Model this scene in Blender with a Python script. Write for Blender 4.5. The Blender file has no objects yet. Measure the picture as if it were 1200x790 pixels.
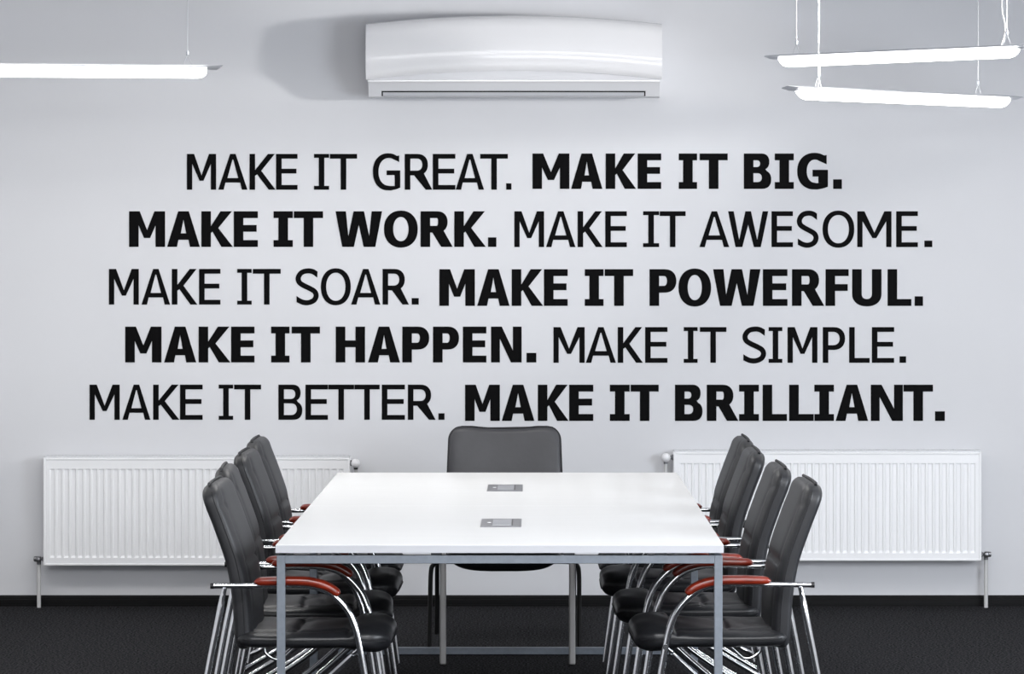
import bpy, math, random
from mathutils import Vector, Matrix
random.seed(4)
PI = math.pi
S = bpy.context.scene
COL = S.collection

# ---------------------------------------------------------------- camera
F = 3700.0; H = 1.68; VX, VY = 623.0, 290.0; WALL = 14.8
cd = bpy.data.cameras.new('camera'); cam = bpy.data.objects.new('camera', cd); COL.objects.link(cam)
cam.location = (0, 0, H); cam.rotation_euler = (PI/2, 0, 0)
cd.sensor_width = 36; cd.lens = F/1200*36; cd.shift_x = -(VX-600)/1200; cd.shift_y = -(395-VY)/1200
cd.clip_end = 60
S.camera = cam
# ---------------------------------------------------------------- world, light, exposure
S.view_settings.view_transform = 'Standard'; S.view_settings.look = 'None'
S.view_settings.gamma = 1; S.view_settings.use_curve_mapping = False
S.view_settings.exposure = 0.0
w = bpy.data.worlds.new('world'); S.world = w; w.use_nodes = True
w.node_tree.nodes['Background'].inputs[0].default_value = (0.75, 0.8, 0.9, 1)
w.node_tree.nodes['Background'].inputs[1].default_value = 0.3
def area(name, loc, target, sx, sy, power, color):
    l = bpy.data.lights.new(name, 'AREA'); l.shape = 'RECTANGLE'; l.size = sx; l.size_y = sy
    l.energy = power; l.color = color
    o = bpy.data.objects.new(name, l); COL.objects.link(o); o.location = loc
    o.rotation_euler = (Vector(target)-Vector(loc)).to_track_quat('-Z', 'Y').to_euler()
    return o
area('window_daylight', (3.85, 9.6, 1.5), (-1.6, 13.6, 1.0), 3.0, 1.5, 225, (0.86, 0.92, 1.0))
area('fill_behind_camera', (1.4, 1.0, 1.2), (0.6, 14.8, 0.6), 4.0, 1.6, 120, (0.93, 0.96, 1.0))  # added soft fill from behind the camera, lifts the lower wall
o = area('side_lamp', (3.75, 12.35, 2.40), (-1.75, 14.8, 2.5), .26, .26, 11, (1.0, 0.985, 0.96)); o.data.spread = math.radians(44)
area('ceiling_front', (0.5, 5.6, 3.0), (0.5, 5.61, 0.0), 4.5, 4.0, 440, (0.97, 0.98, 1.0))
for lx, ly, tw, p in ((-2.9, 12.4, .2, 28), (-0.3, 12.1, -.4, 14), (-0.7, 12.7, .5, 13), (2.7, 13.0, -.3, 22), (-2.0, 13.6, .1, 4)):
    o = area('table_fill', (lx, ly, 2.62), (lx, ly, 0), 1.2, .06, p, (1.0, 0.985, 0.96)); o.rotation_euler = (0, 0, tw)  # added fill strips, brighten the far tabletop and the lower wall
for lx, ly, tw in ((-1.6, 10.2, .25), (0.5, 9.4, -.3), (2.1, 9.8, .35), (-0.6, 7.6, .3)):
    o = area('ceiling_tube', (lx, ly, 2.62), (lx, ly, 0), 1.3, .035, 5.0, (1.0, 0.985, 0.96)); o.rotation_euler = (0, 0, tw)
LAMP_STRENGTH = 7.0

# ---------------------------------------------------------------- materials
MATS = {}
def mat(name, col, rough=0.5, metal=0.0, emit=None, noise=None, bump=None, spec=0.5, coat=0.0):
    m = bpy.data.materials.new(name); m.use_nodes = True; nt = m.node_tree
    b = nt.nodes['Principled BSDF']
    b.inputs['Base Color'].default_value = (*col, 1); b.inputs['Roughness'].default_value = rough
    b.inputs['Metallic'].default_value = metal; b.inputs['Specular IOR Level'].default_value = spec
    b.inputs['Coat Weight'].default_value = coat; b.inputs['Coat Roughness'].default_value = 0.05
    if emit:
        b.inputs['Emission Color'].default_value = (*emit[0], 1); b.inputs['Emission Strength'].default_value = emit[1]
    tc = nt.nodes.new('ShaderNodeTexCoord')
    if noise:   # (scale, amount, detail, stretch)
        sc, am, de, st = noise
        mp = nt.nodes.new('ShaderNodeMapping'); mp.inputs['Scale'].default_value = st
        nt.links.new(tc.outputs['Object'], mp.inputs['Vector'])
        n = nt.nodes.new('ShaderNodeTexNoise'); n.inputs['Scale'].default_value = sc; n.inputs['Detail'].default_value = de
        nt.links.new(mp.outputs[0], n.inputs['Vector'])
        r = nt.nodes.new('ShaderNodeValToRGB'); r.color_ramp.elements[0].position = 0.32; r.color_ramp.elements[1].position = 0.68
        r.color_ramp.elements[0].color = (*[c*(1-am) for c in col], 1)
        r.color_ramp.elements[1].color = (*[min(1, c*(1+am)) for c in col], 1)
        nt.links.new(n.outputs['Fac'], r.inputs[0]); nt.links.new(r.outputs[0], b.inputs['Base Color'])
    if bump:    # (scale, strength, distance)
        n = nt.nodes.new('ShaderNodeTexNoise'); n.inputs['Scale'].default_value = bump[0]; n.inputs['Detail'].default_value = 4
        nt.links.new(tc.outputs['Object'], n.inputs['Vector'])
        bp = nt.nodes.new('ShaderNodeBump'); bp.inputs['Strength'].default_value = bump[1]; bp.inputs['Distance'].default_value = bump[2]
        nt.links.new(n.outputs['Fac'], bp.inputs['Height']); nt.links.new(bp.outputs[0], b.inputs['Normal'])
    MATS[name] = m
    return m
one = (1, 1, 1)
M_WALL = mat('painted_wall', (0.66, 0.665, 0.69), 0.62, noise=(0.9, 0.025, 5, one), bump=(6, 0.12, 0.01), spec=0.3)
M_SIDE = mat('plain_wall', (0.7, 0.7, 0.71), 0.7)
M_CEIL = mat('ceiling_paint', (0.7, 0.7, 0.71), 0.8)
M_CARPET = mat('dark_carpet', (0.0205, 0.0205, 0.023), 0.97, noise=(110, 1.0, 2, one), bump=(120, 1.0, 0.012), spec=0.1)
cr_ = M_CARPET.node_tree.nodes['Color Ramp'].color_ramp; cr_.elements[0].position = .42; cr_.elements[1].position = .60
M_BASE = mat('black_skirting', (0.004, 0.004, 0.0045), 0.5, spec=0.15)
M_INK = mat('black_vinyl', (0.003, 0.003, 0.0033), 0.6, spec=0.05)
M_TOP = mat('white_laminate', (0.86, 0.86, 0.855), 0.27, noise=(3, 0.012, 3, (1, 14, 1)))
M_EDGE = mat('white_edge_shaded', (0.52, 0.53, 0.56), 0.5)  # white edge made greyer than the top: its shade is in the colour
M_FRAME = mat('grey_powder_coat', (0.20, 0.225, 0.26), 0.42, metal=0.35, noise=(60, 0.06, 2, one))
M_FRAMED = mat('dark_powder_coat', (0.07, 0.075, 0.085), 0.5, metal=0.2)
M_CHROME = mat('chrome', (0.72, 0.73, 0.75), 0.09, metal=1.0)
M_SATIN = mat('brushed_steel', (0.50, 0.485, 0.475), 0.3, metal=0.55, noise=(14, 0.10, 3, (1, 1, 0.25)))
M_LEATHER = mat('dark_grey_leather', (0.0175, 0.018, 0.0205), 0.47, noise=(9, 0.10, 3, one), bump=(55, 0.13, 0.004), spec=0.5)
M_SEATL = mat('black_leather', (0.010, 0.0105, 0.0125), 0.38, noise=(9, 0.12, 3, one), bump=(45, 0.16, 0.005), spec=0.5)
M_LEATHERH = mat('slate_leather', (0.036, 0.036, 0.041), 0.42, noise=(9, 0.10, 3, one), bump=(55, 0.10, 0.004))
M_PIPE = mat('black_piping', (0.008, 0.008, 0.010), 0.5)
M_WOOD = mat('red_stained_wood', (0.165, 0.014, 0.004), 0.3, noise=(14, 0.4, 5, (1, 8, 8)), coat=0.35)
M_BLACK = mat('black_plastic', (0.008, 0.008, 0.009), 0.4)
M_BTUBE = mat('black_tube', (0.003, 0.003, 0.0035), 0.5, spec=0.2)
M_RAD = mat('white_enamel', (0.86, 0.865, 0.88), 0.35)
M_GRILLE = mat('grille_enamel', (0.60, 0.61, 0.63), 0.5)
M_HOLE = mat('dark_opening', (0.02, 0.02, 0.02), 0.8)
M_AC = mat('glossy_white_plastic', (0.75, 0.75, 0.77), 0.25, coat=0.6)
M_ACB = mat('white_plastic', (0.64, 0.645, 0.67), 0.35)
M_LOUV = mat('grey_louvre', (0.50, 0.51, 0.54), 0.4)
M_VALVE = mat('nickel_valve', (0.22, 0.22, 0.23), 0.3, metal=0.9)
M_PIPEW = mat('painted_pipe', (0.56, 0.56, 0.56), 0.45)
M_KNOB = mat('white_knob', (0.80, 0.80, 0.82), 0.35)
M_ALU = mat('aluminium_profile', (0.62, 0.64, 0.68), 0.35, metal=0.7)
M_GLOW = mat('glowing_diffuser', (0.9, 0.9, 0.9), 0.5, emit=((1.0, 0.985, 0.96), LAMP_STRENGTH))
M_WIRE = mat('steel_wire', (0.55, 0.56, 0.58), 0.4, metal=0.3)
M_CABLE = mat('white_cable', (0.8, 0.8, 0.8), 0.5)
M_SOCK = mat('satin_aluminium', (0.22, 0.22, 0.235), 0.4, metal=0.5)
M_SOCKL = mat('light_aluminium', (0.46, 0.47, 0.50), 0.3, metal=0.6)

# ---------------------------------------------------------------- mesh helpers
class MB:
    def __init__(s): s.v = []; s.f = []
    def add(s, vs, fs):
        b = len(s.v); s.v += [tuple(p) for p in vs]; s.f += [tuple(i+b for i in f) for f in fs]; return s
    def box(s, x0, x1, y0, y1, z0, z1, c=0.0):
        if c <= 0:
            vs = [(x0,y0,z0),(x1,y0,z0),(x1,y1,z0),(x0,y1,z0),(x0,y0,z1),(x1,y0,z1),(x1,y1,z1),(x0,y1,z1)]
            return s.add(vs, [(0,3,2,1),(4,5,6,7),(0,1,5,4),(1,2,6,5),(2,3,7,6),(3,0,4,7)])
        import bmesh
        bm = bmesh.new(); r = bmesh.ops.create_cube(bm, size=1)
        for v in bm.verts: v.co = Vector(((x0+x1)/2+v.co.x*(x1-x0), (y0+y1)/2+v.co.y*(y1-y0), (z0+z1)/2+v.co.z*(z1-z0)))
        bmesh.ops.bevel(bm, geom=bm.edges[:], offset=c, segments=2, profile=0.5, affect='EDGES')
        bm.verts.index_update(); s.add([v.co[:] for v in bm.verts], [[v.index for v in f.verts] for f in bm.faces]); bm.free()
        return s
    def tube(s, pts, r, n=12, cap=True, flat=None):
        P = [Vector(p) for p in pts]; R = r if isinstance(r, (list, tuple)) else [r]*len(P)
        T = [(P[min(i+1, len(P)-1)]-P[max(i-1, 0)]).normalized() for i in range(len(P))]
        a = Vector((0, 0, 1)) if abs(T[0].z) < .9 else Vector((0, 1, 0))
        u = (a-T[0]*a.dot(T[0])).normalized(); rings = []
        for i, p in enumerate(P):
            u = (u-T[i]*u.dot(T[i])).normalized(); v = T[i].cross(u)
            k = flat[i] if flat else 1.0
            rings.append([p+u*math.cos(2*PI*j/n)*R[i]*k+v*math.sin(2*PI*j/n)*R[i] for j in range(n)])
        return s.loft(rings, cap)
    def loft(s, rings, cap=True):
        n = len(rings[0]); vs = [p for r in rings for p in r]; fs = []
        for i in range(len(rings)-1):
            for j in range(n):
                a = i*n+j; b = i*n+(j+1) % n; fs.append((a, b, b+n, a+n))
        if cap:
            fs.append(tuple(range(n-1, -1, -1))); fs.append(tuple(range((len(rings)-1)*n, len(rings)*n)))
        return s.add(vs, fs)
    def lathe(s, c, axis, prof, n=20):
        A = Vector(axis).normalized(); a = Vector((0, 0, 1)) if abs(A.z) < .9 else Vector((1, 0, 0))
        u = (a-A*a.dot(A)).normalized(); v = A.cross(u); c = Vector(c)
        return s.loft([[c+A*h+(u*math.cos(2*PI*j/n)+v*math.sin(2*PI*j/n))*max(r, 1e-4) for j in range(n)] for h, r in prof])
    def build(s, name, m, parent=None, smooth=None):
        me = bpy.data.meshes.new(name); me.from_pydata(s.v, [], s.f)
        import bmesh
        bm = bmesh.new(); bm.from_mesh(me); bmesh.ops.recalc_face_normals(bm, faces=bm.faces[:]); bm.to_mesh(me); bm.free()
        me.materials.append(m)
        if smooth: me.shade_smooth(); 
        if smooth and smooth < 3: me.set_sharp_from_angle(angle=smooth)
        o = bpy.data.objects.new(name, me); COL.objects.link(o)
        if parent: o.parent = parent
        return o
def cr(pts, k=6):
    P = [Vector(p) for p in pts]; P = [P[0]*2-P[1]]+P+[P[-1]*2-P[-2]]; out = []
    for i in range(1, len(P)-2):
        a, b, c, d = P[i-1:i+3]
        for j in range(k):
            t = j/k; out.append(0.5*((2*b)+(c-a)*t+(2*a-5*b+4*c-d)*t*t+(3*b-a-3*c+d)*t**3))
    out.append(P[-2]); return out
def empty(name, loc, label, cat, group=None, rz=0):
    o = bpy.data.objects.new(name, None); COL.objects.link(o); o.location = loc; o.rotation_euler = (0, 0, rz)
    o.empty_display_size = .1
    o['label'] = label; o['category'] = cat
    if group: o['group'] = group
    return o
def struct(o, label=None):
    o['kind'] = 'structure'
    if label: o['label'] = label
    return o
def copy_tree(o, parent=None):
    c = o.copy(); COL.objects.link(c); c.parent = parent
    for ch in [x for x in ALL if x.parent == o]: copy_tree(ch, c)
    return c
def wp(x, y, Y):    # where a point measured on the photograph lies at depth Y
    return ((x-VX)*Y/F, H-(y-VY)*Y/F)

# ---------------------------------------------------------------- setting
X0, X1, YB, ZC = -4.0, 4.0, -1.5, 3.15
struct(MB().box(X0, X1, YB, WALL+.1, -.1, 0).build('floor', M_CARPET), 'dark charcoal loop-pile carpet under table and chairs')
struct(MB().box(X0, X1, YB, WALL+.1, ZC, ZC+.1).build('ceiling', M_CEIL))
struct(MB().box(X0, X1, WALL, WALL+.1, 0, ZC).build('wall_back', M_WALL), 'pale grey painted wall carrying the black lettering')
struct(MB().box(X0-.1, X0, YB, WALL+.1, 0, ZC).build('wall_left', M_SIDE))
struct(MB().box(X1, X1+.1, YB, WALL+.1, 0, ZC).build('wall_right', M_SIDE))
struct(MB().box(X0, X1, YB-.1, YB, 0, ZC).build('wall_front', M_SIDE))
bb = MB()
prof = [(0, 0), (-.020, 0), (-.020, .006), (-.017, .008), (-.017, .030), (-.014, .034), (-.014, .040), (-.008, .048), (0, .050)]
bb.loft([[(x, WALL+a, b) for a, b in prof] for x in (X0, X1)])
struct(bb.build('baseboard_back', M_BASE), 'low black plastic skirting along the lettered wall')

# ---------------------------------------------------------------- lettering
def arc(cx, cy, rx, ry, a0, a1, n=14, p=1.0):
    out = []
    for i in range(n+1):
        a = math.radians(a0+(a1-a0)*i/n); c, s_ = math.cos(a), math.sin(a)
        out.append((cx+rx*math.copysign(abs(c)**p, c), cy+ry*math.copysign(abs(s_)**p, s_)))
    return out
def glyph(ch, w, h, b):
    s = 11.2 if b else 6.5          # stem
    t = 8.0 if b else 5.6           # bar
    dh = lambda lo, hi, xr: [(s,lo)]+arc(xr-(hi-lo)*.5,(lo+hi)/2,(hi-lo)*.5,(hi-lo)/2,-90,90,12,.9)+[(s,hi)]
    if ch == '.': return [[(0,0),(w,0),(w,h),(0,h)]]
    if ch == 'L': return [[(0,0),(w,0),(w,t),(s,t),(s,h),(0,h)]]
    if ch == 'E':
        m = h*.52; e = w*.95
        return [[(0,0),(w,0),(w,t),(s,t),(s,m-t/2),(e,m-t/2),(e,m+t/2),(s,m+t/2),(s,h-t),(w,h-t),(w,h),(0,h)]]
    if ch == 'F':
        m = h*.50; e = w*.96
        return [[(0,0),(s,0),(s,m-t/2),(e,m-t/2),(e,m+t/2),(s,m+t/2),(s,h-t),(w,h-t),(w,h),(0,h)]]
    if ch == 'T': return [[(w/2-s/2,0),(w/2+s/2,0),(w/2+s/2,h-t),(w,h-t),(w,h),(0,h),(0,h-t),(w/2-s/2,h-t)]]
    if ch == 'I': 
        u = t if b else 4.6
        return [[(0,0),(w,0),(w,u),(w/2+s/2,u),(w/2+s/2,h-u),(w,h-u),(w,h),(0,h),(0,h-u),(w/2-s/2,h-u),(w/2-s/2,0+u),(0,u)]]
    if ch == 'H':
        m = h*.52
        return [[(0,0),(s,0),(s,m-t/2),(w-s,m-t/2),(w-s,0),(w,0),(w,h),(w-s,h),(w-s,m+t/2),(s,m+t/2),(s,h),(0,h)]]
    if ch == 'N':
        k = s*1.12
        return [[(0,0),(s*.92,0),(s*.92,h*.66),(w-k,0),(w,0),(w,h),(w-s*.92,h),(w-s*.92,h*.34),(k,h),(0,h)]]
    if ch == 'M':
        k = 12.5 if b else 8.4; q = 3.6 if b else 2.3; v = h*.25
        z = s if b else s*.95
        return [[(0,0),(z,0),(z,h*.60+(0 if b else 5)),(w/2-q,v),(w/2+q,v),(w-z,h*.60+(0 if b else 5)),(w-z,0),(w,0),(w,h),(w-k,h),(w/2,h*.40+(3 if b else 0)),(k,h),(0,h)]]
    if ch == 'A':
        k = 6.2 if b else 3.2; f = 11.6 if b else 6.4; by = h*.20; bt = by+t*.95; sl = (w/2-k)/h
        ax = lambda y: sl*y+f*(1-y/h*.10)   # inner edge of the left leg
        ap = h*(.77 if b else .84)
        return [[(0,0),(f,0),(ax(by)-.6,by),(w-ax(by)+.6,by),(w-f,0),(w,0),(w/2+k,h),(w/2-k,h)],
                [(ax(bt),bt),(w/2,ap),(w-ax(bt),bt)] if b else [(ax(bt),bt),(w/2-.5,ap),(w/2+.5,ap),(w-ax(bt),bt)]]
    if ch == 'K':
        d = 13.5 if b else 8.0; m = h*.50
        return [[(0,0),(s,0),(s,m*.78),(s+(1.8 if b else 2.4),m*.86),(w-d,0),(w,0),(s+(8.6 if b else 7.2),m*1.06),(w*.97,h),(w*.97-d,h),(s,m*(1.16 if b else 1.10)),(s,h),(0,h)]]
    if ch == 'W':
        k = 12.2 if b else 6.6; q = 5.8 if b else 3.0; c1 = w*.27; c2 = w*.73; e = k*.5
        return [[(0,h),(c1-q-1,0),(c1+q+1,0),(w/2,h*.62),(c2-q-1,0),(c2+q+1,0),(w,h),(w-k,h),(c2-.3,h*(.30 if b else .20)),(w/2+e,h),(w/2-e,h),(c1+.3,h*(.30 if b else .20)),(k,h)]]
    if ch == 'O':
        return [arc(w/2,h/2,w/2,h/2+.8,0,360,40,.92)[:-1], arc(w/2,h/2,w/2-s*.96,h/2+.8-t*.94,0,360,40,.95)[:-1]]
    if ch == 'U':
        r = w/2; i = r-s
        return [[(0,h)]+arc(r,r*.82,r,r*.82+.6,180,360,18,.9)+[(w,h),(w-s,h)]+arc(r,r*.82,i,r*.82-t,360,180,14,.9)+[(s,h)]]
    if ch == 'P':
        m = h*.36; r = (h-m)/2; cx = w-r*.98
        return [[(0,0),(s,0),(s,m)]+arc(cx,m+r,r*.98,r,-90,90,14,.9)+[(0,h)],
                [(s,m+t)]+arc(cx-1,m+r,r*.98-s+1.2,r-t,-90,90,12,.9)+[(s,h-t)]]
    if ch == 'R':
        m = h*.40; r = (h-m)/2; br = r*.98; cx = w*.84-br; d = 13.5 if b else 7.6
        tail = (s+(2.6 if b else 4.4), m)
        return [[(0,0),(s,0),(s,m),tail,(w-d,0),(w,0),(cx+br*.62,m+r*.18)]+arc(cx,m+r,br,r,-50,90,12,.9)+[(0,h)],
                [(s,m+t)]+arc(cx-.5,m+r,br-s+.6,r-t,-90,90,12,.9)+[(s,h-t)]]
    if ch == 'B':
        m = h*.53; r1 = m/2; r2 = (h-m)/2; x1 = w-r1*.95; x2 = w*.93-r2*.95
        return [[(0,0)]+arc(x1,r1,r1*.95,r1,-90,62,12,.88)+arc(x2,m+r2,r2*.95,r2,-62,90,12,.88)+[(0,h)],
                dh(t, m-t*.46, w-s*.98), dh(m+t*.46, h-t, w*.93-s*.96)]
    if ch == 'G':
        g = arc(w*.56,h/2,w*.56,h/2+.8,58,262,26,.92)
        g = [(w*.96,h*.955)]+[p for p in g if True]
        lo = [(w*.66,-.8),(w*.86,h*.015),(w,h*.06),(w,h*.54),(w*.50,h*.54),(w*.50,h*.54-t),(w-s,h*.54-t),(w-s,h*.06+t*.55),(w*.80,t-1.2),(w*.62,t-1.2)]
        inn = arc(w*.58,h/2,w*.58-s,h/2+.8-t,255,62,22,.95)
        return [g+lo+inn+[(w*.96,h*.955-t*1.35)]]
    if ch == 'S':
        # centre line swept with a constant width, ends cut upright
        k = 3.0; C = [(.93,.845),(.74,.925),(.52,.945),(.27,.90),(.125,.765),(.16,.63),(.34,.54),(.62,.45),(.82,.365),(.885,.245),(.79,.12),(.55,.055),(.30,.07),(.05,.15)]
        P = [(p.x, p.y) for p in cr([(a*w, b*h, 0) for a, b in C], 4)]
        L = []; Rr = []
        for i, p in enumerate(P):
            q0 = P[max(i-1, 0)]; q1 = P[min(i+1, len(P)-1)]; dx, dy = q1[0]-q0[0], q1[1]-q0[1]; l = math.hypot(dx, dy) or 1
            if i in (0, len(P)-1): L.append((p[0], p[1]-k*1.25)); Rr.append((p[0], p[1]+k*1.25)); continue
            L.append((p[0]-dy/l*k, p[1]+dx/l*k)); Rr.append((p[0]+dy/l*k, p[1]-dx/l*k))
        return [L+Rr[::-1]]
def letter(ch, x0, x1, y0, y1, bold, parent, org):
    polys = glyph(ch, x1-x0, y1-y0, bold)
    cu = bpy.data.curves.new('letter', 'CURVE'); cu.dimensions = '2D'; cu.fill_mode = 'BOTH'; cu.extrude = .0009
    k = WALL/F
    for pl in polys:
        sp = cu.splines.new('POLY'); sp.points.add(len(pl)-1)
        for i, (a, b) in enumerate(pl): sp.points[i].co = (a*k, b*k, 0, 1)
        sp.use_cyclic_u = True
    t = bpy.data.objects.new('tmp', cu); COL.objects.link(t)
    bpy.context.view_layer.update()
    me = bpy.data.meshes.new_from_object(t); bpy.data.objects.remove(t); bpy.data.curves.remove(cu)
    me.name = 'letter'; me.materials.clear(); me.materials.append(M_INK)
    R = Matrix.Rotation(PI/2, 4, 'X'); me.transform(R)
    o = bpy.data.objects.new('letter', me); COL.objects.link(o); o.parent = parent
    X, Z = wp(x0, y1, WALL); o.location = (X-org[0], -.0010, Z-org[2])
PHR = [
 ('great', 0, 180.4, 222.4, 'thin black wall lettering reading MAKE IT GREAT, top row left', 'M 219.1 253.3 A 255.8 290 K 292.5 323 E 323.6 348.7 I 368 385.7 T 386.6 418.5 G 437 469.1 R 474.4 506.6 E 507.3 533.7 A 534 567.3 T 562.8 595.2 . 593.2 599.4'),
 ('big', 1, 179.9, 221.4, 'bold black wall lettering reading MAKE IT BIG, top row right', 'M 624 667.3 A 669.3 706 K 709.8 745.5 E 747.3 774.9 I 795.4 816.9 T 819.9 852.8 B 871.7 903.8 I 907.9 930.2 G 934.2 970.2 . 976.3 986.6'),
 ('work', 1, 247.6, 289.4, 'bold black wall lettering reading MAKE IT WORK, second row left', 'M 151.3 193.5 A 195.8 234.3 K 236 273 E 274 302.2 I 320.6 343.2 T 344.4 378.6 W 393.2 447.8 O 450 489.6 R 492.9 530.6 K 532.4 569.4 . 571.9 581.7'),
 ('awesome', 0, 247.6, 289.6, 'thin black wall lettering reading MAKE IT AWESOME, second row right', 'M 602.8 637.6 A 639.8 674.4 K 676.9 706.3 E 709.3 734.6 I 753.6 772.4 T 773.1 803.5 A 819.6 854.6 W 853.2 900.3 E 904.1 929.2 S 933.7 959.2 O 963.9 1001.1 M 1004.6 1044.7 E 1050.2 1075.6 . 1083.2 1092.5'),
 ('soar', 0, 315.2, 357, 'thin black wall lettering reading MAKE IT SOAR, middle row left', 'M 127.7 162.7 A 165.9 199.4 K 201.4 231.3 E 233.3 258.4 I 278 295 T 296.3 329 S 346.2 373.7 O 376 411.1 A 411.4 445.8 R 448.4 479.3 . 482.5 490.8'),
 ('powerful', 1, 315.5, 358.5, 'bold black wall lettering reading MAKE IT POWERFUL, middle row right', 'M 514.9 556.5 A 559.2 597.2 K 599.7 636.5 E 637.5 665.3 I 685.3 707.3 T 708.6 742 P 761.2 792.6 O 795.1 833.3 W 835.6 891.2 E 894 922.8 R 928.1 965.9 F 967.4 994.5 U 998.6 1033 L 1040.1 1068 . 1071.8 1081.6'),
 ('happen', 1, 382.8, 424.8, 'bold black wall lettering reading MAKE IT HAPPEN, fourth row left', 'M 146.8 189.3 A 192.3 230 K 232.8 270 E 270.9 298.3 I 317.8 339.3 T 341.8 375 H 393.5 427.8 A 431.3 468.8 P 471.5 503 P 507.5 538 E 542.5 570 N 575.5 611.3 . 617 628.5'),
 ('simple', 0, 383.4, 425.2, 'thin black wall lettering reading MAKE IT SIMPLE, fourth row right', 'M 648.6 685.2 A 686.5 721.8 K 723.9 753.4 E 756 782.2 I 801.2 817.5 T 820.1 851.3 S 869.7 898 I 900.7 916.8 M 922.9 957.9 P 964.2 990.3 L 995.1 1019.1 E 1021.7 1047.8 . 1054.1 1061.8'),
 ('better', 0, 450.8, 492, 'thin black wall lettering reading MAKE IT BETTER, bottom row left', 'M 105 140.3 A 143.5 176.3 K 179.5 210.2 E 211 237.5 I 256.3 273.3 T 274.3 306 B 326.3 354.3 E 358 384.3 T 384.7 415 T 415.3 445 E 447.5 474.5 R 478 510.4 . 513.8 521'),
 ('brilliant', 1, 450.9, 493.3, 'bold black wall lettering reading MAKE IT BRILLIANT, bottom row right', 'M 545 585.8 A 588 626.3 K 630.3 666.3 E 667 695.3 I 714.7 737.9 T 739 771.9 B 791 823.3 R 828.3 865.3 I 866.1 889.3 L 893.7 922.2 L 924.8 953.6 I 954.3 977.3 A 979.2 1017.4 N 1020.5 1058 T 1058.7 1093.3 . 1095.7 1107.2'),
]
for word, bold, y0, y1, lab, data in PHR:
    tk = data.split(); L = [(tk[i], float(tk[i+1]), float(tk[i+2])) for i in range(0, len(tk), 3)]
    X, Z = wp(L[0][1], y1, WALL); org = (X, WALL, Z)
    e = empty('wall_lettering', org, lab, 'lettering', 'black phrases on the wall')
    for ch, a, b in L:
        letter(ch, a, b, (y1-(11.2 if bold else 7.6)) if ch == '.' else y0, y1, bold, e, org)

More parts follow.
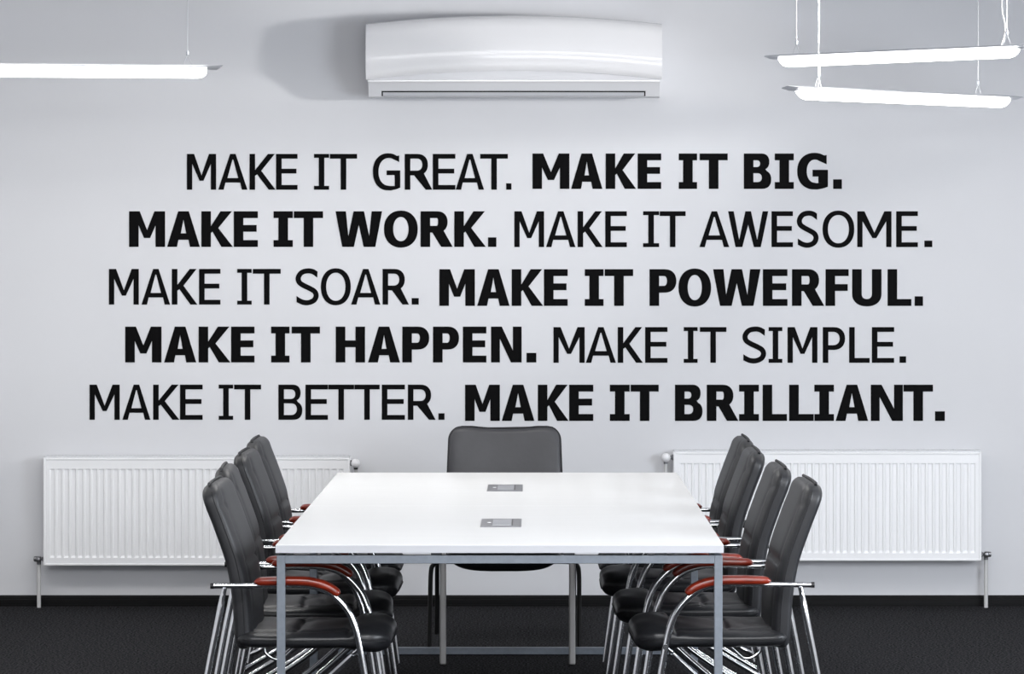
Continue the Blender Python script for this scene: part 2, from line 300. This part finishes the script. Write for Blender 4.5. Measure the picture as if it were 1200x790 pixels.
# ---------------------------------------------------------------- radiators
def radiator(x0, x1, yt, yb, side, label):
    # side: +1 thermostat at the right end, -1 at the left end
    Yf = WALL-.105; Xa, Zt = wp(x0, yt, Yf); Xb, Zb = wp(x1, yb, Yf)
    W = Xb-Xa; Hh = Zt-Zb
    e = empty('radiator', (Xa, Yf, Zb), label, 'radiator', 'radiators on the lettered wall')
    # fluted front panel
    n = 42; m = .016; pit = (W-2*m-.008)/n; xs = [(0, 0), (.010, 0)]
    px = [0.0]; base = m+.004
    cols = [(0, 0), (m-.004, 0)]
    for i in range(n):
        c = base+i*pit
        cols += [(c+pit*.12, 0), (c+pit*.26, 1), (c+pit*.74, 1), (c+pit*.88, 0)]
    cols += [(W-m+.004, 0), (W, 0)]
    d = .0058
    rows = [(0, 0), (.030, 0), (.037, .75), (.042, 1), (Hh-.052, 1), (Hh-.047, 1), (Hh-.0455, 0), (Hh-.004, 0), (Hh, 0)]
    vs = [(cx, d*ck*rk, rz) for rz, rk in rows for cx, ck in cols]; nc = len(cols); fs = []
    for r in range(len(rows)-1):
        for c in range(nc-1): a = r*nc+c; fs.append((a, a+1, a+1+nc, a+nc))
    p = MB().add(vs, fs)
    p.box(0, W, .008, .018, 0, Hh); p.build('front_panel', M_RAD, e)
    # raised frame lip around the panel
    f = MB()
    f.box(-.004, .006, -.004, .02, -.004, Hh+.004, .0015); f.box(W-.006, W+.004, -.004, .02, -.004, Hh+.004, .0015)
    f.box(.006, W-.006, -.003, .02, -.005, .004, .0015); f.box(.006, W-.006, -.003, .02, Hh-.003, Hh+.004, .0015)
    f.build('panel_lip', M_RAD, e)
    c = MB().box(-.005, -.001, .004, .080, .004, Hh+.006); c.box(W+.001, W+.005, .004, .080, .004, Hh+.006); c.build('side_cover', M_RAD, e)
    bk = MB().box(.0, W, .064, .078, 0, Hh); bk.build('back_panel', M_RAD, e)
    # perforated top grille
    g = MB().box(0, W, .010, .013, Hh+.004, Hh+.014); g.box(0, W, .066, .069, Hh+.004, Hh+.014)
    k = 84
    for i in range(k+1):
        x = W*i/k; g.box(x-.0035, x+.0035, .012, .067, Hh+.008, Hh+.013)
    g.build('top_grille', M_GRILLE, e)
    hb = MB()
    for x in (.2, W-.2): hb.box(x-.015, x+.015, .078, .105, .06, Hh-.05)
    hb.build('wall_bracket', M_RAD, e)
    # thermostatic head, high at one end
    kx = W+.030 if side > 0 else -.040; xe = W if side > 0 else 0
    kz = Hh-.020; ky = .03
    t = MB().tube([(xe-.002*side, ky, kz), (kx, ky, kz)], .008, 12); t.lathe((xe, ky, kz), (side, 0, 0), [(0, .0135), (.010, .0135), (.012, .010), (.016, .010)], 6)
    t.tube([(kx, ky, kz-.005), (kx, ky, kz-.03)], .010); v = t.build('valve', M_BLACK if side > 0 else M_VALVE, e, .6)
    MB().lathe((kx, ky+.02, kz), (0, -1, 0), [(0, .010), (.004, .0175), (.02, .020), (.042, .0215), (.054, .020), (.062, .013), (.065, .004)], 24).build('thermostat_knob', M_KNOB, v, .8)
    MB().tube([(kx, ky, kz-.03), (kx, ky, -Zb+.0)], .0085 if side < 0 else .0075, 12).build('supply_pipe', M_PIPEW, e, 1)
    # lockshield and return pipe, low at the other end
    lx = -.030 if side > 0 else W+.030; xe = 0 if side > 0 else W; lz = .022
    l = MB().tube([(xe, .03, lz), (lx, .03, lz)], .007, 12); l.lathe((xe, .03, lz), (-side, 0, 0), [(0, .014), (.010, .014), (.012, .009), (.016, .009)], 6)
    l.lathe((lx, .045, lz), (0, -1, 0), [(0, .010), (.004, .013), (.03, .0145), (.034, .011), (.050, .010), (.052, .004)], 14)
    l.lathe((lx, .03, lz), (-side, 0, 0), [(0, .011), (.006, .0135), (.022, .0125), (.024, .009)], 12)
    l.tube([(lx, .03, lz), (lx, .03, lz-.025)], .0105); l.build('lockshield_valve', M_VALVE, e, .6)
    MB().tube([(lx, .03, lz-.02), (lx, .03, -Zb+.0)], .0095, 14).build('return_pipe', M_PIPEW, e, 1)
    return e
radiator(52.0, 409.0, 538.2, 661.5, 1, 'white fluted panel radiator on the wall left of the table')
radiator(790.5, 1149.0, 531.5, 656.0, -1, 'white fluted panel radiator on the wall right of the table')

# ---------------------------------------------------------------- air conditioner
def aircon():
    Yf = WALL-.25; sc = F/Yf
    def q(x, y): return wp(x, y, Yf)
    xa, _ = q(428.5, 0); xb, _ = q(776, 0); W = xb-xa; _, zb = q(0, 113.5)
    e = empty('air_conditioner', ((xa+xb)/2, WALL, zb), 'long glossy white wall air conditioner above the lettering', 'air conditioner')
    zz = lambda y: q(0, y)[1]-zb
    def top(t): return zz(17.5+9.5*abs(t)**2.0)
    def bot(t): return zz(83+10*abs(t)**2.2)
    n = 40
    # glossy front panel: rounded in side profile, arched along both edges
    rings = []
    for i in range(n+1):
        t = -1+2*i/n; x = t*W/2; zt, zl = top(t), bot(t); hh = zt-zl; bulge = .012*(1-t*t)
        pr = [(-.225, zt-.004), (-.21, zt), (-.10, zt+.0), (-.10, zt-.02)]
        outer = [(-.175, zt+.001), (-.205, zt-.004), (-.228, zt-.022), (-.241, zt-.055), (-.248, zt-hh*.45), (-.250, zt-hh*.70), (-.247, zt-hh*.86), (-.236, zt-hh*.96), (-.226, zl)]
        inner = [(-.212, zl+.004), (-.216, zt-hh*.5), (-.195, zt-.03), (-.10, zt-.022), (-.10, zt)]
        rings.append([(x, a-(bulge if a < -.15 else 0), b) for a, b in outer+inner])
    MB().loft(rings).build('front_panel', M_AC, e, .7)
    # body behind
    bw = W/2-.010; rings = []
    for i in range(n+1):
        t = -1+2*i/n; x = t*bw; zt = top(t*.985)-.006
        pr = [(-.005, zt), (-.19, zt), (-.212, zt-.03), (-.214, .10), (-.222, .075), (-.212, .066), (-.186, .020), (-.176, .004), (-.150, 0), (-.03, .012), (-.005, .035)]
        rings.append([(x, a-(.011*(1-t*t) if a < -.15 else 0), b) for a, b in pr])
    MB().loft(rings).build('body', M_ACB, e, .6)
    # curved fascia strip below the panel
    rings = []
    for i in range(n+1):
        t = -1+2*i/n; x = t*(bw+.001); b = .011*(1-t*t)
        rings.append([(x, -.222-b, .068), (x, -.229-b, .072), (x, -.229-b, .078), (x, -.215-b, .080)])
    MB().loft(rings).build('trim_strip', M_AC, e, .6)
    # outlet slot and louvre
    xa2 = q(446.5, 0)[0]-(xa+xb)/2; xb2 = q(757, 0)[0]-(xa+xb)/2; m = MB(); l = MB(); fr = MB()
    def yat(x, z): return -.214+(.066-z)*.62-.011*(1-(x/bw)**2)
    N = 30
    for mesh, z0, z1, off in ((m, .0065, .0300, .0012), (l, .0075, .0235, .0035)):
        inset = 0 if mesh is m else .006
        vs = []; fs = []
        for i in range(N+1):
            x = xa2+inset+(xb2-xa2-2*inset)*i/N
            vs += [(x, yat(x, z1)-off, z1), (x, yat(x, z0)-off, z0), (x, yat(x, z0)+.006, z0), (x, yat(x, z1)+.006, z1)]
        for i in range(N):
            for j in range(4): fs.append((4*i+j, 4*i+(j+1) % 4, 4*i+4+(j+1) % 4, 4*i+4+j))
        fs += [(0, 1, 2, 3), (4*N+3, 4*N+2, 4*N+1, 4*N)]
        mesh.add(vs, fs)
    m.build('outlet_slot', M_BLACK, e); l.build('louvre', M_LOUV, e)
aircon()

# ---------------------------------------------------------------- pendant lamps
def pendant(pa, pb, label, wires, cable=None, caps=(1, 1)):
    A, B = Vector(pa), Vector(pb); L = (B-A).length; c = (A+B)/2; d = (B-A).normalized()
    e = empty('pendant_lamp', c, label, 'lamp', 'slim hanging tube lamps')
    s = Vector((-d.y, d.x, 0)).normalized(); up = Vector((0, 0, 1))
    def P(t, a, z): return d*t+s*a+up*z
    # aluminium wing profile with raked ends
    def ring(t, rk):
        pr = [(-.050, .006), (-.046, .009), (0, .016), (.046, .009), (.050, .006), (.030, .001), (.022, -.004), (-.022, -.004), (-.030, .001)]
        return [P(t+rk*(z*1.4-.012), a, z) for a, z in pr]
    MB().loft([ring(-L/2, -1), ring(L/2, 1)]).build('profile', M_ALU, e)
    r = []
    for t in (-L/2+.060, -L/2+.064, -L/2+.075, -L/2+.095, L/2-.095, L/2-.075, L/2-.064, L/2-.060):
        k = {0.060: .35, 0.064: .62, 0.075: .86, 0.095: 1.0}[round(L/2-abs(t), 3)]
        r.append([P(t, .027*math.cos(a), -.003-.037*k*math.sin(a)) for a in [PI*j/12 for j in range(13)]])
    MB().loft(r).build('diffuser', M_GLOW, e, .9)
    for j, (t, q) in enumerate(wires):
        zt = ZC-c.z; w = MB()
        w.tube([P(t, 0, .075), P(t, 0, zt)], .0022, 6)
        w.tube([P(t, 0, .058), P(t-.022, 0, .010)], .0016, 6); w.tube([P(t, 0, .058), P(t+.022, 0, .010)], .0016, 6)
        ww = w.build('suspension_wire', M_WIRE, e)
        MB().lathe(P(t, 0, .056), (0, 0, 1), [(0, .004), (.003, .0065), (.016, .0065), (.020, .003)], 10).build('cable_gripper', M_ALU, ww, .6)
    if cable is not None:
        t = cable; zt = ZC-c.z
        pts = cr([P(t, 0, .014), P(t+.014, .004, .05), P(t+.018, .004, .10), P(t+.006, 0, .17), P(t+.010, 0, .30), P(t+.007, 0, zt)], 6)
        MB().tube(pts, .0034, 8).build('power_cable', M_CABLE, e, 1)
    return e
def at(x, z, Y): return ((x-VX)*Y/F, Y, z)
# left lamp: right tip seen at (258,75)
pendant(at(-92, 2.432, 13.15), at(259, 2.432, 13.30), 'glowing white tube lamp hanging at the upper left', [(.48, 0), (-.48, 0)])
pendant(at(902, 2.505, 13.80), at(1207, 2.505, 13.03), 'glowing white tube lamp at the upper right, the higher of two', [(-.50, 0), (.53, 0)], .50)
pendant(at(925, 2.338, 13.16), at(1190, 2.338, 14.03), 'glowing white tube lamp at the upper right, the lower of two', [(-.525, 0), (.45, 0)], -.53)

# ---------------------------------------------------------------- conference table
TX0, TX1, TY0, TY1, TZ = -.80, .60, 9.86, 13.04, .75
tb = empty('conference_table', (-.1, (TY0+TY1)/2, 0), 'long white topped conference table on grey square steel frames', 'table')
ox, oy = -.1, (TY0+TY1)/2
MID = 11.362
def TB(m, x0, x1, y0, y1, z0, z1, c=0): m.box(x0-ox, x1-ox, y0-oy, y1-oy, z0, z1, c)
for (a, b) in ((TY0, MID-.0004), (MID+.0004, TY1)):
    m = MB(); TB(m, TX0, TX1, a, b, TZ-.0245, TZ, .0008); m.build('tabletop', M_TOP, tb)
m = MB(); TB(m, TX0, TX1, TY0-.0012, TY0-.0001, TZ-.0243, TZ-.0006); o = m.build('edge_band_shaded', M_EDGE, tb)  # thin band added on the near edge, coloured darker in place of shade
q = .0255; zt = .7165; zb_ = zt-q
for (y, name) in ((TY0+.012, 'near'), (MID-q-.002, 'mid'), (MID+.002, 'mid'), (TY1-q-.012, 'far')):
    x0, x1 = TX0+.003, TX1-.003
    for lx in (x0, x1-q):
        m = MB(); TB(m, lx, lx+q, y, y+q, 0, zt, .0016); m.build('leg', M_FRAME, tb)
    m = MB(); TB(m, x0+q, x1-q, y, y+q, zb_, zt, .0016); m.build('top_rail', M_FRAME, tb)
    m = MB(); TB(m, x0+q, x1-q, y, y+q, 0.003, .003+q+.003, .0016); m.build('floor_rail', M_FRAME, tb)
    for sx in (-.66, -.315, .10, .385):
        m = MB(); TB(m, sx, sx+.034, y+.004, y+q-.004, zt, TZ-.0245); m.build('spacer', M_FRAMED, tb)
for (a, b) in ((TY0+.012+q, MID-q-.004), (MID+.004+q, TY1-q-.012)):
    for lx in (TX0+.003, TX1-.003-q):
        m = MB(); TB(m, lx, lx+q, a, b, zb_, zt, .0016); m.build('side_rail', M_FRAME, tb)
for px in (519.0, 670.6):
    x = (px-VX)*12.70/F
    m = MB(); TB(m, x-.0130, x+.0130, 12.70, 12.726, 0, TZ-.0245, .006); o = m.build('inner_leg', M_SATIN, tb); o['label'] = 'brushed steel inner leg'
def socket_box(y0, y1, label):
    X0_, X1_ = -.1705, -.0345; e = empty('table_socket', (X0_, y0, TZ), label, 'socket', 'flush cable boxes in the tabletop'); w_ = X1_-X0_; d_ = y1-y0
    MB().box(0, w_, 0, d_, 0, .0022, .0006).build('plate', M_SOCK, e)
    MB().box(w_*.29, w_*.755, d_*.14, d_*.86, .0022, .0038, .0004).build('lid', M_SOCKL, e)
    MB().box(w_*.765, w_*.79, d_*.16, d_*.88, .0022, .0034).build('cable_slot', M_BLACK, e)
    MB().lathe((w_*.20, d_*.5, .0022), (0, 0, 1), [(0, .007), (.0014, .0065)], 16).build('push_button', M_KNOB, e)
socket_box(10.49, 10.80, 'brushed metal flush socket box in the white tabletop, nearer one')
socket_box(12.03, 12.36, 'brushed metal flush socket box in the white tabletop, farther one')

# ---------------------------------------------------------------- chairs
def cushion(stations, nseg=40, npow=3.2, dent=None):
    """stations: (x, z, nx, nz, halfwidth, tfront, trear, s). nx,nz is the direction of the front face."""
    rings = []
    for (x, z, nx, nz, hw, tf, tr, s) in stations:
        ring = []
        for j in range(nseg):
            a = 2*PI*(j+.5)/nseg; c, sn = math.cos(a), math.sin(a)
            v = math.copysign(abs(c)**(2/npow), c); dd = math.copysign(abs(sn)**(2/npow), sn)
            t = tf if dd > 0 else tr; off = dd*t
            if dd > .2 and dent: off -= dent(s, v)*min(1, (dd-.2)*2)
            ring.append((x+nx*off, hw*v, z+nz*off))
        rings.append(ring)
    return rings
def path_stations(pts, n, hwf, tff, trf, sgn=1):
    P = cr([(a, 0, b) for a, b in pts], 12); L = [0]
    for i in range(1, len(P)): L.append(L[-1]+(P[i]-P[i-1]).length)
    out = []
    for i in range(n+1):
        s = .5-.5*math.cos(PI*i/n); s = .45*s+.55*i/n; l = s*L[-1]; k = 0
        while k < len(L)-2 and L[k+1] < l: k += 1
        f = (l-L[k])/max(1e-9, L[k+1]-L[k]); p = P[k].lerp(P[k+1], min(1, f)); T = (P[min(k+2, len(P)-1)]-P[max(k-1, 0)]).normalized()
        nx, nz = T.z*sgn, -T.x*sgn
        out.append((p.x, p.z, nx, nz, hwf(s), tff(s), trf(s), s))
    return out
def cap(s, r0, r1):     # rounding of both ends
    a = min(1, s/r0); b = min(1, (1-s)/r1)
    f = lambda t: math.sqrt(max(0, 1-(1-t)**2))
    return max(.04, f(a)*f(b))
def g(x, c, w): return math.exp(-((x-c)/w)**2)
def make_chair():
    e = empty('conference_chair', (0, 0, 0), '', 'chair')
    AY = .272
    # backrest
    bp = [(-.163, .468), (-.172, .52), (-.178, .62), (-.196, .73), (-.233, .84), (-.260, .91), (-.276, .962)]
    def hw(s): return .222*(1-.10*(1-s)**2)*(1-(1-math.sqrt(max(0, 1-(1-min(1, (1-s)/.11))**2)))*.26)
    def dent(s, v):
        d = .007*g(s, .50, .014)*(1 if abs(v) < .72 else .15)
        d += .0025*g(s, .50, .04)*(1 if abs(v) < .72 else .3)
        d += .0032*(g(v, .74, .05)+g(v, -.74, .05))
        d += .003*g(s, .86, .02)*(1 if abs(v) > .72 else 0)
        return d
    st = path_stations(bp, 60, hw, lambda s: .040*(.35+.65*cap(s, .06, .07)), lambda s: .029*(.35+.65*cap(s, .05, .07)))
    st = [(a, b, c, d_, h_*(.80+.20*cap(s, .04, .07)), f_, r_, s) for a, b, c, d_, h_, f_, r_, s in st]
    back = MB().loft(cushion(st, 96, 3.6, dent)).build('backrest', M_LEATHER, e, 4)
    zs = [q_ for q_ in st if .04 < q_[7] < .965]
    for sd in (-1, 1):
        MB().tube([(a+c*.012, sd*(h_*.995), b+d_*.012) for a, b, c, d_, h_, f_, r_, s in zs], .0026, 6).build('piping', M_PIPE, back, 1)
    pp = MB()
    a, b, c, d_, h_, f_, r_, s = st[-1]
    pp.tube([(a+.004, -.165, b+.004), (a+.002, -.155, b+.003), (a, -.05, b+.004), (a, .05, b+.004), (a+.002, .155, b+.003), (a+.004, .165, b-.002)], .005, 8)
    pp.build('piping', M_PIPE, back, 1)
    # seat
    sp = [(-.182, .502), (-.12, .500), (.0, .498), (.12, .500), (.19, .502), (.24, .498), (.276, .488)]
    def shw(s): return .232*(1-(1-min(1, s/.10))**2*.12)*(1-(1-min(1, (1-s)/.16))**2*.30)
    def lobe(s): return 1/(1+math.exp(-(s-.74)*40))
    def sdent(s, v):
        d = .010*g(s, .725, .014)+.005*g(s, .38, .014)*(1 if abs(v) < .74 else .2)+.006*g(s, .40, .05)*(1 if abs(v) < .5 else 0)
        d += .006*(g(v, .74, .04)+g(v, -.74, .04))*(1-lobe(s))
        d += .0025*math.sin(v*7+s*5)*math.sin(s*11)
        return d
    st = path_stations(sp, 64, shw, lambda s: (.030+.014*lobe(s))*(.25+.75*cap(s, .05, .10)), lambda s: (.031+.016*lobe(s))*(.25+.75*cap(s, .05, .11)), -1)
    seat = MB().loft(cushion(st, 96, 3.2, sdent)).build('seat', M_SEATL, e, 4)
    for sd in (-1, 1):
        pp = MB().tube([(a+c*.002, sd*(h_*1.0), b+d_*.002) for a, b, c, d_, h_, f_, r_, s in st if .03 < s < .97], .0026, 6)
        pp.build('piping', M_PIPE, seat, 1)
    a, b = st[-1][0], st[-1][1]
    MB().tube([(a-.012, -.165, b), (a+.001, -.150, b), (a+.002, 0, b), (a+.001, .150, b), (a-.012, .165, b)], .0032, 6).build('piping', M_PIPE, seat, 1)
    # frame: on each side the front leg bends over into the arm
    arm = [(-.250, .670), (-.125, .671), (-.034, .673), (.043, .670), (.101, .650), (.150, .603), (.174, .553), (.188, .494), (.203, .408), (.230, .22), (.248, .0868)]
    for sd in (-1, 1):
        pts = cr([(a, sd*AY, b) for a, b in arm], 8)
        rr = [.0078 if p.x < .0 else min(.0105, .0078+(p.x)*.03) for p in pts]
        fr = MB().tube(pts, rr, 12).build('leg', M_CHROME, e, 1)
        MB().tube([(-.256, sd*AY, .670), (-.246, sd*AY, .670)], .0086, 12).build('end_plug', M_BLACK, fr, .6)
        pad = []
        pc = [p for p in cr([(a, sd*AY, b) for a, b in arm[:6]], 14) if -.126 < p.x < .122]
        for i, p in enumerate(pc):
            f = i/(len(pc)-1); T = (pc[min(i+1, len(pc)-1)]-pc[max(i-1, 0)]).normalized(); N = Vector((-T.z, 0, T.x))
            k = math.sqrt(max(.02, 1-(1-min(1, f/.07))**2))*(1 if f < .93 else .55+.45*math.sqrt(max(0, 1-((f-.93)/.07)**2)))
            hh, ww = .0125*k*(1+.12*math.sin(f*PI)), .0205*(.6+.4*k)*(1+.15*math.sin(f*PI))
            pad.append([p+N*(.0125+hh*math.copysign(abs(math.sin(a))**.75, math.sin(a)))+Vector((0, ww*math.copysign(abs(math.cos(a))**.75, math.cos(a)), 0)) for a in [2*PI*j/20 for j in range(20)]])
        MB().loft(pad).build('armrest', M_WOOD, e, 1.2)
        rl = cr([(-.214, sd*AY, .664), (-.218, sd*AY, .645), (-.223, sd*(AY-.002), .615), (-.235, sd*AY, .55), (-.263, sd*AY, .408), (-.320, sd*AY, .0868)], 6)
        MB().tube(rl, [.0075+min(.0035, .0035*max(0, (i-5)/8)) for i in range(len(rl))], 12).build('leg', M_CHROME, e, 1)
        br = cr([(.190, sd*AY, .487), (.172, sd*(AY-.008), .470), (.150, sd*(AY-.014), .447), (-.02, sd*(AY-.014), .300), (-.26, sd*(AY-.014), .150), (-.312, sd*(AY-.004), .122)], 6)
        MB().tube(br, [.005 if i < 5 else (.0065 if i < 9 else .0095) for i in range(len(br))], 12).build('brace', M_CHROME, e, 1)
        MB().lathe((.190, sd*(AY-.014), .486), (0, 1, 0), [(0, .009), (.028, .009)], 12).build('bolt', M_CHROME, e, .6)
        uh = cr([(-.105, sd*.19, .485), (-.100, sd*.19, .462), (-.078, sd*.19, .444), (-.052, sd*.19, .442), (-.020, sd*.19, .470), (.0, sd*.19, .488)], 6)
        MB().tube(uh, .006, 8).build('seat_hanger', M_CHROME, e, 1)
    for o in bpy.data.objects:      # bring the measured profile to the chair's true distance
        if o.type == 'MESH' and (o.parent == e or (o.parent and o.parent.parent == e)):
            for v in o.data.vertices: v.co = (v.co.x*KC, v.co.y*KC, H-(H-v.co.z)*KC)
    return e
KC = 1.0545
proto = make_chair()
ALL = list(bpy.data.objects)
def put_chair(side, near, far, label, first):
    o = proto if first else copy_tree(proto)
    n, f = Vector(near)*KC, Vector(far)*KC; d = (f-n).normalized(); mid = (n+f)/2
    fw = Vector((d.y, -d.x)) if side < 0 else Vector((-d.y, d.x))
    p = mid+fw*.25*KC
    o.location = (p.x, p.y, 0); o.rotation_euler = (0, 0, math.atan2(fw.y, fw.x))
    o['label'] = label; o['category'] = 'chair'; o['group'] = 'padded armchairs along both sides of the table'
LN = ['nearest the camera', 'second from the camera', 'third from the camera', 'farthest from the camera']
Lc = [((-.952, 9.42), (-.945, 9.96)), ((-.972, 10.06), (-.996, 10.60)), ((-.992, 10.84), (-.985, 11.38)), ((-1.012, 11.56), (-1.012, 12.10))]
Rc = [((.840, 9.45), (.826, 9.99)), ((.802, 10.14), (.796, 10.68)), ((.772, 10.92), (.772, 11.46)), ((.782, 11.60), (.780, 12.14))]
for i in range(4): put_chair(-1, *Lc[i], 'dark grey leather armchair left of the table, '+LN[i], i == 0)
for i in range(4): put_chair(1, *Rc[i], 'dark grey leather armchair right of the table, '+LN[i], False)

# ---------------------------------------------------------------- chair at the head of the table
hx = (591.5-VX)*13.9/F
hc = empty('head_chair', (hx, 13.55, 0), 'dark grey padded chair at the far head of the table', 'chair')
def head():
    W2 = .252
    bp = [(.0, .50), (-.01, .56), (.0, .66), (.02, .78), (.045, .893)]
    # built along z with the front face towards the camera (-y)
    P = cr([(0, a+.30, b) for a, b in bp], 30); rings = []; N = len(P)
    edge = []
    for i, p in enumerate(P):
        s = i/(N-1); k = min(1, (1-s)/.20); kk = min(1, (1-s)*.43/.055); wv = W2*(.965+.035*min(1, (1-s)*2))-.055*(1-math.sqrt(max(0, 1-(1-kk)**2)))
        th = .036*(.3+.7*math.sqrt(max(0, 1-(1-min(1, (1-s)/.05))**2)))*(.4+.6*min(1, s/.05))
        ring = []
        for j in range(64):
            a = 2*PI*(j+.5)/64; c, sn = math.cos(a), math.sin(a)
            v = math.copysign(abs(c)**.5, c); d = math.copysign(abs(sn)**.6, sn)
            z = p.z
            # rounded corners and gently dipped top edge
            av = abs(v); drop = 0
            if s > .5:
                q_ = (s-.5)/.5; drop = q_**3*(.010*(1-min(1, av/.75)**2))
            ring.append((v*wv, p.y+.020*(av**2)*-1+d*th*(-1), z-drop))
        rings.append(ring)
    b = MB().loft(rings).build('backrest', M_LEATHERH, hc, 4)
    pts = []
    for (i0, idx) in ((0, 0),):
        left = [rings[i][31] for i in range(4, N-1)]; right = [rings[i][0] for i in range(4, N-1)]
        topr = [rings[N-1][j] for j in range(30, 0, -1)]
        pts = left+topr+right[::-1]
    MB().tube([Vector(p_)+Vector((0, -.004, .0)) for p_ in pts], .0036, 6).build('piping', M_PIPE, b, 1)
    # seat: half the depth tucked under the table end
    st = []
    for i in range(40):
        s = i/39; y = -.22+.46*s; k = cap(s, .12, .06)
        st.append([( (.243*(.82+.18*cap(s, .22, .1)))*math.copysign(abs(math.cos(a))**.55, math.cos(a)), y, .408+(.055 if math.sin(a) > 0 else .102)*k*math.copysign(abs(math.sin(a))**.7, math.sin(a))-(.012*math.cos(math.pi*math.cos(a)) if math.sin(a) < 0 else 0)*0) for a in [2*PI*(j+.5)/48 for j in range(48)]])
    MB().loft(st).build('seat', M_SEATL, hc, 4)
    for sd in (-1, 1):
        for (yf, wx) in ((-.375, .312), (.17, .297)):
            yt = yf+.10 if yf < 0 else yf-.03
            pts = cr([(sd*.17+.006, yt+.03, .356), (sd*(wx-.040)+.006, yt, .357), (sd*(wx-.012)+.006, yt-.004, .345), (sd*(wx-.001)+.006, yt-.012, .31), (sd*wx+.005, (yt+yf)/2, .16), (sd*(wx+.001)+.004, yf, .0)], 8)
            MB().tube(pts, .0098, 12).build('leg', M_BTUBE, hc, 1)
        MB().tube(cr([(sd*.20, .16, .352), (sd*.235, .26, .40), (sd*.22, .335, .50), (sd*.17, .345, .62)], 8), .0098, 10).build('back_support', M_BTUBE, hc, 1)
    MB().box(-.21, .21, -.18, .18, .345, .362).build('seat_plate', M_BTUBE, hc)
head()
